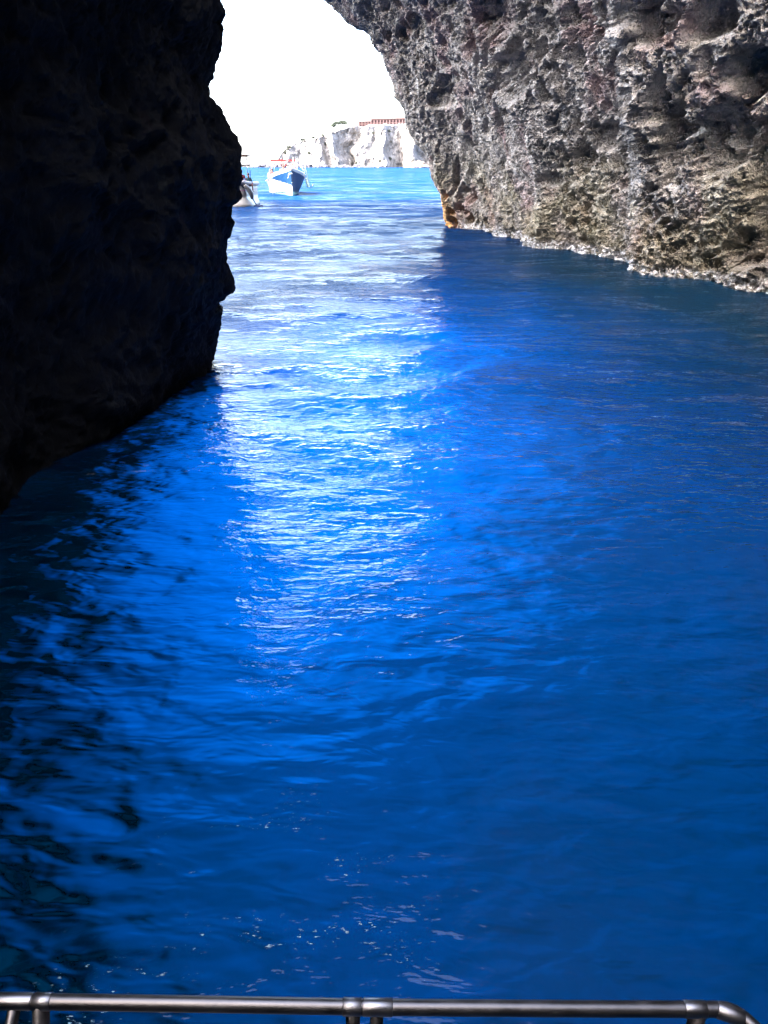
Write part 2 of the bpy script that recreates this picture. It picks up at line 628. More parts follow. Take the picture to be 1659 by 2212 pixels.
# ------------------------------------------------------------------ rock sheets
def resample(pts, step):
    pts = np.array(pts, float)
    seg = np.linalg.norm(np.diff(pts, axis=0), axis=1)
    s = np.concatenate([[0], np.cumsum(seg)])
    stp = np.array(step(pts[:, 1]) if callable(step) else step)
    n = int(s[-1] / step)
    t = np.linspace(0, s[-1], n)
    return np.stack([np.interp(t, s, pts[:, k]) for k in range(pts.shape[1])], -1)


def normals_of(V, nu, nv):
    G = V.reshape(nu, nv, 3)
    du = np.gradient(G, axis=0)
    dv = np.gradient(G, axis=1)
    n = np.cross(du, dv)
    n /= np.linalg.norm(n, axis=-1, keepdims=True) + 1e-9
    return n.reshape(-1, 3)


def build_right_wall():
    px = [(1659, 635), (1560, 622), (1480, 606), (1395, 593), (1375, 589), (1364, 571), (1280, 551),
          (1170, 537), (1100, 514), (1040, 498), (972, 491)]
    base = [at_z(*p) for p in px]
    base = [(b.x, b.y) for b in base]
    base = [(15.0, -9.0), (14.0, 2.0), (12.2, 10.0)] + base + [(3.3, 41.0), (4.0, 43.0), (6.5, 46.5)]
    fine = resample(base, 0.034)
    tail = resample([(6.5, 46.5), (13, 51), (40, 62), (90, 80)], 0.6)[1:]
    path = np.concatenate([fine, tail])
    z = np.concatenate([np.linspace(-0.8, 10.2, 320), np.linspace(10.3, 15, 60), np.linspace(15.3, 46, 50)])
    zl = [-3, 0, 1.7, 3.4, 5.3, 7.4, 8.7, 9.6, 10.5, 11.5, 12.5, 14, 20, 46]
    ll = [0.15, 0, 0.35, 1.0, 2.2, 3.3, 4.2, 5.7, 7.3, 8.7, 9.5, 9.8, 9.2, 6.5]
    lean = np.interp(z, zl, ll)
    k = np.ones(9) / 9
    lean = np.convolve(np.pad(lean, 4, mode='edge'), k, 'valid')
    nu, nv = len(path), len(z)
    fac = np.interp(path[:, 1], [-9, 12, 20, 30, 40, 46], [0.4, 0.38, 0.42, 0.7, 1.0, 1.0])
    # outline of the mouth, measured where the wall turns the corner
    sil = [(20, 0), (100, 80), (140, 130), (200, 165), (290, 185), (325, 240), (325, 290), (385, 350), (400, 430), (430, 480),
           (450, 560), (455, 640), (480, 670), (510, 720), (520, 800), (545, 880), (590, 950), (620, 970), (660, 1015), (680, 1060),
           (690, 1150), (720, 1230), (775, 1310), (775, 1420), (800, 1490)]
    tp = sorted((q.z, q.x) for q in (at_y((1280 + a / 1.659) * 0.5486, b / 1.659 * 0.5486, 40.0) for a, b in sil))
    lt = 3.28 - np.interp(z, [q[0] for q in tp], [q[1] for q in tp])
    lt = np.where(z > tp[-1][0], lean + (lt[np.searchsorted(z, tp[-1][0])] - lean[np.searchsorted(z, tp[-1][0])]), lt)
    wt = np.exp(-((path[:, 1] - 40.0) / 1.5) ** 2) * (path[:, 0] < 6.0)
    X = path[:, 0:1] - (lean[None, :] * fac[:, None] * (1 - wt[:, None]) + lt[None, :] * wt[:, None])
    Y = np.repeat(path[:, 1:2], nv, 1)
    Z = np.repeat(z[None, :], nu, 0)
    V = np.stack([X, Y, Z], -1).reshape(-1, 3)
    N = normals_of(V, nu, nv)
    flip = np.sign(np.sum(N * np.array([-1, -0.3, 0.0]), axis=1).mean())
    N *= flip                                   # towards the cave
    W = V + 0.35 * np.stack([vnoise(V * 0.9, 41), vnoise(V * 0.9, 42), vnoise(V * 0.9, 43)], -1)
    W = W + 0.10 * np.stack([vnoise(V * 3.1, 44), vnoise(V * 3.1, 45), vnoise(V * 3.1, 46)], -1)
    calm = 1 - 0.75 * np.repeat(np.exp(-((path[:, 1] - 40.2) / 1.2) ** 2), nv)
    d = 0.42 * fbm(V * np.array([0.28, 0.28, 0.2]), 3, 0.5, 3) * calm
    d += 0.17 * fbm(W * 1.1, 4, 0.6, 9) * calm
    # honeycomb hollows of three sizes
    near = sstep(38, 18, V[:, 1])
    m1 = sstep(-0.15, 0.3, fbm(V * 0.35, 3, 0.5, 61))
    f1, f2 = worley(W * np.array([1.5, 1.5, 1.25]), 71)
    d -= 0.50 * m1 * sstep(0.48, 0.24, f1) * calm
    rdg = 1 - np.abs(fbm(W * np.array([0.45, 0.45, 0.13]), 3, 0.5, 141)) * 3
    d += 0.22 * np.clip(rdg, -0.5, 1) * calm
    m2 = sstep(-0.30, 0.20, fbm(V * 0.6, 3, 0.5, 81))
    W2 = V + 0.16 * np.stack([vnoise(V * 2.4, 47), vnoise(V * 2.4, 48), vnoise(V * 2.4, 49)], -1)
    W2 = W2 + 0.06 * np.stack([vnoise(V * 6.4, 57), vnoise(V * 6.4, 58), vnoise(V * 6.4, 59)], -1)
    f1, f2 = worley(W2 * np.array([2.7, 2.7, 2.4]), 72)
    d -= (0.11 + 0.25 * near) * (0.15 + 0.85 * m2) * sstep(0.03, 0.22, f2 - f1) * sstep(0.75, 0.25, f1)
    f1, f2 = worley(W2 * 6.0, 73)
    d -= (0.06 + 0.06 * near) * sstep(0.03, 0.25, f2 - f1)
    d += 0.03 * fbm(W * 9, 3, 0.6, 91)
    # the large caverns seen in the face
    for (cx, cy, wx, wy, dep) in ((1100, 165, 42, 48, 1.3), (1065, 35, 36, 50, 1.2), (1095, 95, 26, 28, .8), (1450, 310, 30, 85, 1.2), (1425, 215, 24, 45, .9),
                             (1405, 45, 30, 42, 1.1), (1545, 35, 42, 34, 1.1), (900, 48, 26, 18, .5), (962, 185, 17, 20, .6), (955, 215, 26, 16, .5), (984, 378, 7, 34, .45),
                             (998, 420, 9, 16, .4), (1300, 300, 14, 30, .5), (1620, 150, 40, 40, 1.0), (1560, 300, 40, 60, .9),
                             (1330, 140, 16, 30, .6), (1650, 330, 30, 60, .8), (1190, 620 - 230, 26, 14, .5), (1260, 345, 22, 30, .6),
                             (1640, 480, 22, 70, .9), (1590, 540, 30, 40, .7)):
        dv = np.array(ray(cx, cy).normalized())
        rel = V - np.array(EYE)
        tpar = rel @ dv
        perp = rel - tpar[:, None] * dv
        ex = np.array([1.0, 0, 0])
        ex = ex - dv * (ex @ dv)
        ex /= np.linalg.norm(ex)
        ey = np.cross(ex, dv)
        scale = np.maximum(tpar, 1) * K
        wob = 1 + 1.1 * fbm(V * 1.5, 4, 0.6, 101)
        q = ((perp @ ex) / (wx * scale)) ** 2 + ((perp @ ey) / (wy * scale)) ** 2
        d -= 0.75 * dep * sstep(1.25, 0.35, q * wob) * (tpar > 5)
    V = V + N * d[:, None]
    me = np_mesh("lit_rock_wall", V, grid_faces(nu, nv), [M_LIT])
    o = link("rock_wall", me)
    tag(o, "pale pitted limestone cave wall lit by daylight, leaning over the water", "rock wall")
    return o


def build_left_wall():
    raw = [(390, 0), (420, 80), (395, 155), (372, 145), (405, 250), (370, 370), (335, 440), (300, 485), (315, 570), (405, 640),
           (440, 720), (510, 800), (525, 900), (525, 1000), (512, 1150), (470, 1190), (455, 1260), (475, 1310), (440, 1400),
           (432, 1480), (455, 1580), (487, 1650), (480, 1690), (410, 1730), (375, 1775), (415, 1800), (400, 1880), (368, 2000),
           (365, 2060), (340, 2110), (338, 2150)]
    YT = 11.3
    prof = []
    for x, y in raw:
        p = at_y((600 + x / 1.475) * 0.5486, y / 1.475 * 0.5486, YT)
        prof.append((p.z, p.x))
    prof.sort()
    pz = np.array([p[0] for p in prof])
    pxx = np.array([p[1] for p in prof])
    b = [at_z(0, 1095), at_z(120, 1000), at_z(260, 915), at_z(370, 848), at_z(455, 800)]
    base = [(-4.2, -9.0), (-3.9, -2.0), (-3.7, 3.0)] + [(p.x, p.y) for p in b[:-1]] + [(pxx[0], YT), (pxx[0] - 0.10, YT + 0.3), (pxx[0] - 0.6, YT + 0.8), (-6.5, YT + 2.0), (-12, YT + 2.6)]
    fine = resample(base, 0.04)
    tail = resample([(-12, YT + 2.6), (-40, YT + 3), (-80, YT + 2)], 1.0)[1:]
    path = np.concatenate([fine, tail])
    z = np.concatenate([np.linspace(-1.0, 7.0, 270), np.linspace(7.1, 12, 50), np.linspace(12.3, 18, 30)])
    nu, nv = len(path), len(z)
    edge = np.interp(z, pz, pxx) - pxx[0]
    smooth_edge = np.convolve(np.pad(edge, 20, mode='edge'), np.ones(41) / 41, 'valid')
    dy = np.abs(path[:, 1] - YT)
    w_sharp = np.exp(-(dy / 0.35) ** 2)[:, None] * (path[:, 0] > -5)[:, None]
    w_soft = np.exp(-(dy / 3.2) ** 2)[:, None] * (path[:, 0] > -7)[:, None]
    off = w_sharp * edge[None, :] + (1 - w_sharp) * w_soft * smooth_edge[None, :]
    over = np.interp(z, [-1, 0, 5, 8, 14, 20], [0.2, 0, 0.15, 0.2, -2.0, -5.0])
    X = path[:, 0:1] + off + (1 - w_soft) * over[None, :]
    Y = np.repeat(path[:, 1:2], nv, 1)
    Z = np.repeat(z[None, :], nu, 0)
    V = np.stack([X, Y, Z], -1).reshape(-1, 3)
    N = normals_of(V, nu, nv)
    N *= np.sign((N[:, 0] * 1.0).mean())
    ws = np.repeat(w_sharp, nv, 1).ravel()
    W = V + 0.25 * np.stack([vnoise(V * 1.1, 51), vnoise(V * 1.1, 52), vnoise(V * 1.1, 53)], -1)
    d = (0.30 * fbm(V * 0.6, 3, 0.5, 31) + 0.10 * fbm(W * 2.2, 4, 0.6, 33)) * (1 - 0.9 * ws)
    f1, f2 = worley(W * 2.6, 36)
    d -= 0.06 * sstep(0.5, 0.1, f1) * (1 - 0.85 * ws)
    d += 0.07 * fbm(W * 8, 4, 0.65, 37)
    V = V + N * d[:, None]
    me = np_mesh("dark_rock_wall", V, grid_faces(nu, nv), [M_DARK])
    o = link("rock_wall", me)
    tag(o, "near black shadowed rock wall with a jagged edge against the sky", "rock wall")


def build_massif():
    mb = MB()
    for (a, b, c) in (((-20.0, -6.0), (-60, 12.0), (-3, 13)), ((-35.0, -20.1), (-60, 11.8), (-3, 24)), ((-95, -35.1), (-60, 11.9), (-3, 95)), ((-5.9, 15), (-60, -12), (-3, 32)), ((15.3, 40), (-60, 13.0), (-3, 60))):  # unseen boxes, heights stepped to block the sun and let skylight in
        mb.box(((a[0] + a[1]) / 2, (b[0] + b[1]) / 2, (c[0] + c[1]) / 2), (a[1] - a[0], b[1] - b[0], c[1] - c[0]))
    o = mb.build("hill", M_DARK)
    tag(o, "unseen rock mass of the headland behind the cave, stepped to shape the light", "hill", kind="structure")


def build_reflection_blocker():
    """added slab out of view, blocks sky reflections in the near water"""
    n = 150
    prof = [(19.8, 38), (19.4, 22), (19.5, 14), (19.9, 11.4), (20.6, 10.6), (21.3, 11.4), (21.7, 14), (21.5, 22), (20.8, 38)]
    pr = resample(prof, 0.25)
    xs = np.linspace(-14, 13, n)
    X = np.repeat(xs[:, None], len(pr), 1)
    Y = np.repeat(pr[None, :, 0], n, 0)
    Z = np.repeat(pr[None, :, 1], n, 0)
    V = np.stack([X, Y, Z], -1).reshape(-1, 3)
    V = V + 0.8 * np.stack([0 * V[:, 0], fbm(V * 0.4, 4, 0.55, 131), fbm(V * 0.4, 4, 0.55, 137)], -1)
    o = link("reflection_blocker", np_mesh("reflection_blocker", V, grid_faces(n, len(pr)), [M_DARK]))  # unseen slab put in to darken reflections in the foreground water
    tag(o, "unseen rock slab added above the view to block sky reflections", "rock arch", kind="structure")


build_right_wall()
build_left_wall()
build_massif()
build_reflection_blocker()


# ------------------------------------------------------------------ far headland
YC = 600.0


def fx(px, y=YC):
    return (px - 829.5) * K * y / 1.1037


def fz(py, y=YC):
    return at_y(829.5, py, y).z


def build_headland():
    plan = [(300, 640), (520, 640), (585, 632), (600, 604), (625, 600), (640, 605), (672, 600), (700, 596), (709, 605), (722, 604), (733, 588),
            (739, 604), (766, 618), (772, 594), (800, 598), (838, 588), (846, 603), (868, 612), (874, 594), (895, 590), (912, 606), (960, 600), (1100, 590)]
    plan = [(fx(a), b) for a, b in plan]
    pX = np.array([a for a, b in plan])
    pY = np.array([b for a, b in plan])
    X1 = np.arange(fx(300), fx(1100), 0.33)
    Y1 = np.interp(X1, pX, pY)
    k = np.hanning(15) / np.hanning(15).sum()
    Y1 = np.convolve(np.pad(Y1, 7, mode='edge'), k, 'valid')
    cr = [(300, 356), (520, 355), (585, 354), (600, 345), (612, 326), (632, 312), (650, 304), (690, 296), (720, 284), (738, 279), (766, 268),
          (785, 273), (805, 271), (830, 269.5), (875, 267), (930, 264), (1100, 262)]
    H = np.interp(X1, [fx(a) for a, b in cr], [fz(b) for a, b in cr])
    nvf, nvt = 120, 26
    t = np.concatenate([np.linspace(-0.06, 1, nvf), np.full(nvt, 1.0)])
    back = np.concatenate([np.zeros(nvf), np.linspace(1.5, 130, nvt)])
    nu, nv = len(X1), nvf + nvt
    Z = H[:, None] * t[None, :]
    Z[:, nvf:] += back[None, nvf:] * 0.02
    wob = 4.0 * vnoise(np.stack([np.repeat(X1[:, None] * 0.07, nv, 1).ravel(), Z.ravel() * 0.10, 0 * Z.ravel()], -1), 260).reshape(nu, nv)
    Xq = X1[:, None] + (0.14 * Z * np.sin(X1 * 0.13)[:, None] + wob) * sstep(1.5, 10, Z)
    Y = np.interp(Xq.ravel(), X1, Y1).reshape(nu, nv) + Z * 0.22 + back[None, :]
    X = np.repeat(X1[:, None], nv, 1)
    V = np.stack([X, Y, Z], -1).reshape(-1, 3)
    Vs = V + np.stack([0.5 * V[:, 2], 0 * V[:, 0], 0 * V[:, 0]], -1)
    d = 4.5 * fbm(Vs * np.array([0.07, 0.07, 0.05]), 4, 0.55, 200) + 2.4 * fbm(V * np.array([0.25, 0.25, 0.2]), 4, 0.62, 210)
    f1, f2 = worley(V * np.array([0.22, 0.22, 0.13]), 220)
    d -= 1.8 * sstep(0.5, 0.1, f1)
    face = (np.repeat(t[None, :], nu, 0).ravel() < 0.999)
    V[:, 1] -= d * np.where(face, 1.0, 0.3)
    V[:, 2] += np.where(face, 0.0, 0.35 * d) * sstep(3, 20, np.repeat(H[:, None], nv, 1).ravel())
    me = np_mesh("headland", V, grid_faces(nu, nv), [M_CLIFF])
    tag(link("headland", me), "sunlit white limestone headland across the bay", "cliff", kind="structure")


build_headland()


def leaf_cloud(bm, centers, n, size, flat=1.0):
    for i in range(n):
        c, s = random.choice(centers)
        d = Vector((random.gauss(0, 1), random.gauss(0, 1), random.gauss(0, 1))).normalized() * (random.random() ** 0.4)
        p = Vector(c) + Vector((d.x * s[0], d.y * s[1], d.z * s[2]))
        a = Vector((random.gauss(0, 1), random.gauss(0, 1), random.gauss(0, flat))).normalized()
        b = a.cross(Vector((random.gauss(0, 1), random.gauss(0, 1), random.gauss(0, 1)))).normalized()
        q = size * random.uniform(0.6, 1.4)
        bm.faces.new([bm.verts.new(p + a * q), bm.verts.new(p + b * q * 0.6), bm.verts.new(p - a * q), bm.verts.new(p - b * q * 0.6)])


def build_pine():
    y = 612.0
    base = Vector((fx(737, y), y, fz(279, y) - 0.5))
    root = thing("pine_tree", "flat topped umbrella pine standing on the cliff edge", "tree", base)
    hz = fz(268, y) - base.z
    mb = MB()
    mb.tube([(0, 0, -0.5), (0.3, 0, hz * 0.4), (0.1, 0, hz * 0.8)], [0.35, 0.28, 0.18], 7)
    for k in range(6):
        a = k * 1.05
        mb.tube([(0.15, 0, hz * 0.62), (math.cos(a) * 2.2, math.sin(a) * 2, hz * 0.85), (math.cos(a) * 4.6, math.sin(a) * 4, hz * 1.0)], [0.14, 0.1, 0.05], 5)
    mb.build("trunk", M_BARK, root)
    mb = MB()
    cs = []
    for k in range(20):
        u = random.uniform(-1, 1)
        cs.append(((u * 6.0, random.uniform(-3.5, 3.5), hz + (1 - u * u) * 1.7 - 0.6 + random.uniform(-0.5, 0.5) + u * 0.5), (1.8, 1.8, 1.0)))
    leaf_cloud(mb.bm, cs, 3600, 0.36)
    mb.build("crown", M_LEAF, root)


build_pine()

SHRUBS = [(625, 320, 11, 10, "rounded grey green bush on the low left end of the cliff"),
          (617, 330, 9, 9, "lowest bush, at the far left foot of the cliff crest"),
          (655, 303, 12, 7, "wide bush on the cliff crest above the leftmost ledges"),
          (677, 297, 7, 4, "small slanted bush beside the wide crest bush"),
          (697, 292, 6, 5, "narrow bush on the crest midway to the umbrella pine"),
          (668, 330, 8, 7, "dark bush growing on the left cliff face"),
          (703, 312, 6, 8, "upright bush clinging below the crest, left of the grey gully"),
          (806, 288, 8, 6, "bush on the cliff face below the pink hotel's left end"),
          (838, 284, 12, 7, "broad bush high on the white face below the hotel"),
          (822, 347, 12, 6, "bush at the foot of the white face, left of its neighbour"),
          (843, 344, 7, 9, "dark bush at the base of the right hand rock cleft"),
          (772, 352, 10, 4, "flat bush at the right foot of the grey gully")]


def face_y(px):
    return 596 if px > 790 else 598


for (px, py, w, h, lab) in SHRUBS:
    # sit on the surface: cast down the line of sight to the headland sheet
    y = 600.0
    dg = bpy.context.evaluated_depsgraph_get()
    d = ray(px, py + h * 0.4).normalized()
    hit, loc, *_ = scene.ray_cast(dg, EYE + d * 300, d)
    y = loc.y if hit else 604.0
    b = at_y(px, py + h * 0.5, y - 0.3)
    s = K * y / 1.1
    root = thing("shrub", lab, "bush", b, 0, "bushes on the far cliff")
    mb = MB()
    cs = []
    for k in range(7):
        cs.append(((random.uniform(-.32, .32) * w * s, random.uniform(-.5, .5), h * s * random.uniform(0.25, 0.8)), (w * s * 0.24, 0.6, h * s * 0.24)))
    leaf_cloud(mb.bm, cs, 420, 0.30)
    mb.build("foliage", M_SHRUB, root)
    mb = MB()
    mb.tube([(0, 0.3, -0.6), (0.1, 0, h * s * 0.4)], [0.12, 0.06], 5)
    mb.build("stem", M_BARK, root)


def rock(name, px, py, w, h, y, mat, lab, group=None, cat="rock"):
    b = at_y(px, py, y)
    s = K * y / 1.1
    bm = bmesh.new()
    bmesh.ops.create_icosphere(bm, subdivisions=4, radius=1.0)
    co = np.array([v.co for v in bm.verts])
    r = 1 + 0.55 * fbm(co * 1.6 + px, 4, 0.6, int(px)) + 0.18 * vnoise(co * 5 + px, 3)
    for v, k in zip(bm.verts, r):
        c = v.co * float(k)
        v.co = Vector((c.x * w * s * 0.5, c.y * w * s * 0.35, max(c.z, -0.4) * h * s))
    me = bpy.data.meshes.new(name)
    bm.to_mesh(me)
    bm.free()
    me.materials.append(mat)
    o = link(name, me)
    o.location = (b.x, y, 0.1)
    tag(o, lab, cat, group)
    return o


ROCK_WORDS = ["at the left end of the far shore, behind the white boat", "low and wide, just left of the blue boat's canopy", "between the canopy posts of the blue boat",
              "pointed, showing over the blue boat's deck", "beside the blue boat's bow rails", "right beside the top of the boat's ladder", "sharp peaked, first rock right of the ladder",
              "low, second rock right of the ladder", "broken and flat, before the leftmost cliff ledges", "small hump left of the grey gully's foot",
              "long, right under the grey gully", "long and dark, right of the grey gully", "low hump under the white cliff face", "last dark rock towards the brown boulder"]
for i, (px, w, h) in enumerate(((546, 14, 5), (563, 22, 6), (581, 14, 8), (594, 14, 9), (610, 18, 11), (641, 12, 10), (664, 24, 8), (686, 18, 6), (702, 20, 4), (722, 14, 4), (745, 28, 4.5), (775, 26, 6), (802, 26, 4), (826, 18, 4))):
    rock("shore_rock", px, 359, w, h, 586 + (i % 3) * 4, M_SHORE, "dark wet shore rock " + ROCK_WORDS[i], "dark rocks along the far shoreline")
rock("boulder", 908, 359, 36, 12, 560, M_TANROCK, "brown boulder in the water at the far right of the bay", None, "boulder")


def build_hotel():
    y = 655.0
    s = K * y / 1.1037
    base = Vector((fx(846, y), y, fz(272, y)))
    root = thing("hotel", "long faded pink hotel with two rows of windows on the cliff top", "building", base, R(-24))
    # local x along the facade (right), local -y towards the bay
    x0, x1 = -18.0, 20.0
    H = 4.6
    mb = MB()
    mb.box(((x0 + x1) / 2, 5, H / 2), (x1 - x0, 9.4, H))
    mb.box(((x0 + x1) / 2, 0.2, H + 0.45), (x1 - x0 + 0.4, 1.0, 0.9))
    mb.box((x0 - 6, 5.5, 2.0), (11.9, 7.6, 4.0))
    mb.box((x0 - 14, 5.5, 0.4), (13, 7.0, 1.3))
    mb.build("wall", M_PINKWALL, root)
    n = 14
    for row in range(2):
        for k in range(n):
            xx = x0 + (k + 0.5) * (x1 - x0) / n
            mb = MB()
            mb.box((xx, 0.24, 1.15 + row * 2.1), (1.75, 0.1, 1.3))
            mb.build("window", M_PANE, root)
    for k in range(n + 1):
        xx = x0 + k * (x1 - x0) / n
        mb = MB()
        mb.box((xx, 0.08, 2.15), (0.62, 0.44, 4.2))
        mb.build("pillar", M_PIER, root)
    for k in range(4):
        for row in range(2):
            mb = MB()
            mb.box((x0 - 2 - k * 2.7, 1.62, 1.0 + row * 1.8), (1.5, 0.14, 1.0))
            mb.build("window", M_PANE, root)
    for k in range(9):
        xx = x0 + 1.0 + k * 4.2
        mb = MB()
        mb.tube([(xx, 1.8, H), (xx, 1.8, H + 2.9)], 0.16, 6)
        mb.tube([(xx - 0.8 - 0.4 * (k % 3), 1.8, H + 2.9), (xx + 0.5, 1.8, H + 3.0)], 0.14, 6)
        mb.build("roof_post", M_BARK, root)


build_hotel()


# ------------------------------------------------------------------ people
def person(label, loc, rotz, shirt, shorts, pose="sit", hair=M_HAIR, group="people on the boats", scale=1.0, arm=0.0):
    root = thing("person", label, "person", loc, rotz, group)
    root.scale = (scale,) * 3
    # local +x is the facing direction; z = 0 at the seat or the feet
    hip = 0.10 if pose == "sit" else 0.92
    J, E, Rr = [], [], []

    def add(p, r, par=None):
        J.append(Vector(p))
        Rr.append(r)
        if par is not None:
            E.append((par, len(J) - 1))
        return len(J) - 1

    pel = add((0, 0, hip), 0.145)
    wai = add((0.0, 0, hip + 0.22), 0.13, pel)
    che = add((0.02, 0, hip + 0.42), 0.155, wai)
    nec = add((0.03, 0, hip + 0.56), 0.06, che)
    jaw = add((0.06, 0, hip + 0.64), 0.075, nec)
    hed = add((0.05, 0, hip + 0.75), 0.095, jaw)
    parts = []
    for s in (-1, 1):
        sh = add((0.02, 0.19 * s, hip + 0.49), 0.06, che)
        if arm > 0:
            el = add((0.16, 0.30 * s, hip + 0.42 + arm * 0.2), 0.045, sh)
            wr = add((0.30, 0.24 * s, hip + 0.55 + arm * 0.3), 0.032, el)
        else:
            el = add((0.08, 0.27 * s, hip + 0.22), 0.045, sh)
            wr = add((0.28, 0.20 * s, hip + 0.10), 0.032, el)
        d = (J[wr] - J[el]).normalized()
        pm = add(J[wr] + d * 0.07, 0.035, wr)
        for f, ln in zip((-1.5, -0.5, 0.5, 1.5), (0.07, 0.085, 0.09, 0.065)):
            b = J[pm] + d * 0.03 + Vector((0, 0.018 * f, 0))
            q = add(b, 0.01, pm)
            add(b + d * ln * 0.8 - Vector((0, 0, 0.03)), 0.009, q)
        add(J[wr] + d * 0.05 + Vector((0, -0.06 * s, 0.02)), 0.011, wr)
        if pose == "sit":
            kn = add((0.44, 0.13 * s, hip + 0.02), 0.065, add((0.12, 0.1 * s, hip), 0.09, pel))
            an = add((0.46, 0.13 * s, hip - 0.40), 0.045, kn)
        else:
            kn = add((0.03, 0.11 * s, 0.48), 0.062, add((0.0, 0.1 * s, hip - 0.06), 0.095, pel))
            an = add((0.0, 0.11 * s, 0.08), 0.045, kn)
        add(J[an] + Vector((0.17, 0.02 * s, -0.05)), 0.035, an)
    me = bpy.data.meshes.new("body")
    me.from_pydata([tuple(j) for j in J], E, [])
    o = link("body", me)
    md = o.modifiers.new("skin", 'SKIN')
    sv = me.skin_vertices[0].data
    for i, r in enumerate(Rr):
        sv[i].radius = (r, r)
    sv[0].use_root = True
    sb = o.modifiers.new("sub", 'SUBSURF')
    sb.levels = sb.render_levels = 1
    dg = bpy.context.evaluated_depsgraph_get()
    m2 = bpy.data.meshes.new_from_object(o.evaluated_get(dg))
    bpy.data.objects.remove(o)
    m2.name = "body"
    m2.materials.clear()
    for m in (M_SKIN, shirt, shorts):
        m2.materials.append(m)
    for p in m2.polygons:
        p.use_smooth = True
        c = p.center
        torso = abs(c.y) < 0.27 and hip + 0.08 < c.z < hip + 0.56 and c.x < 0.19
        if torso:
            p.material_index = 1
        elif pose == "sit" and c.x < 0.46 and abs(c.z - hip) < 0.16 and abs(c.y) < 0.24:
            p.material_index = 2
        elif pose != "sit" and 0.45 < c.z <= hip + 0.08 and abs(c.y) < 0.23:
            p.material_index = 2
    link("body", m2, root)
    mb = MB()
    mb.ball((0.03, 0, hip + 0.80), (0.115, 0.105, 0.10), 0, 2)
    mb.ball((-0.03, 0, hip + 0.73), (0.08, 0.095, 0.12), 0, 2)
    mb.build("hair", hair, root)
    return root


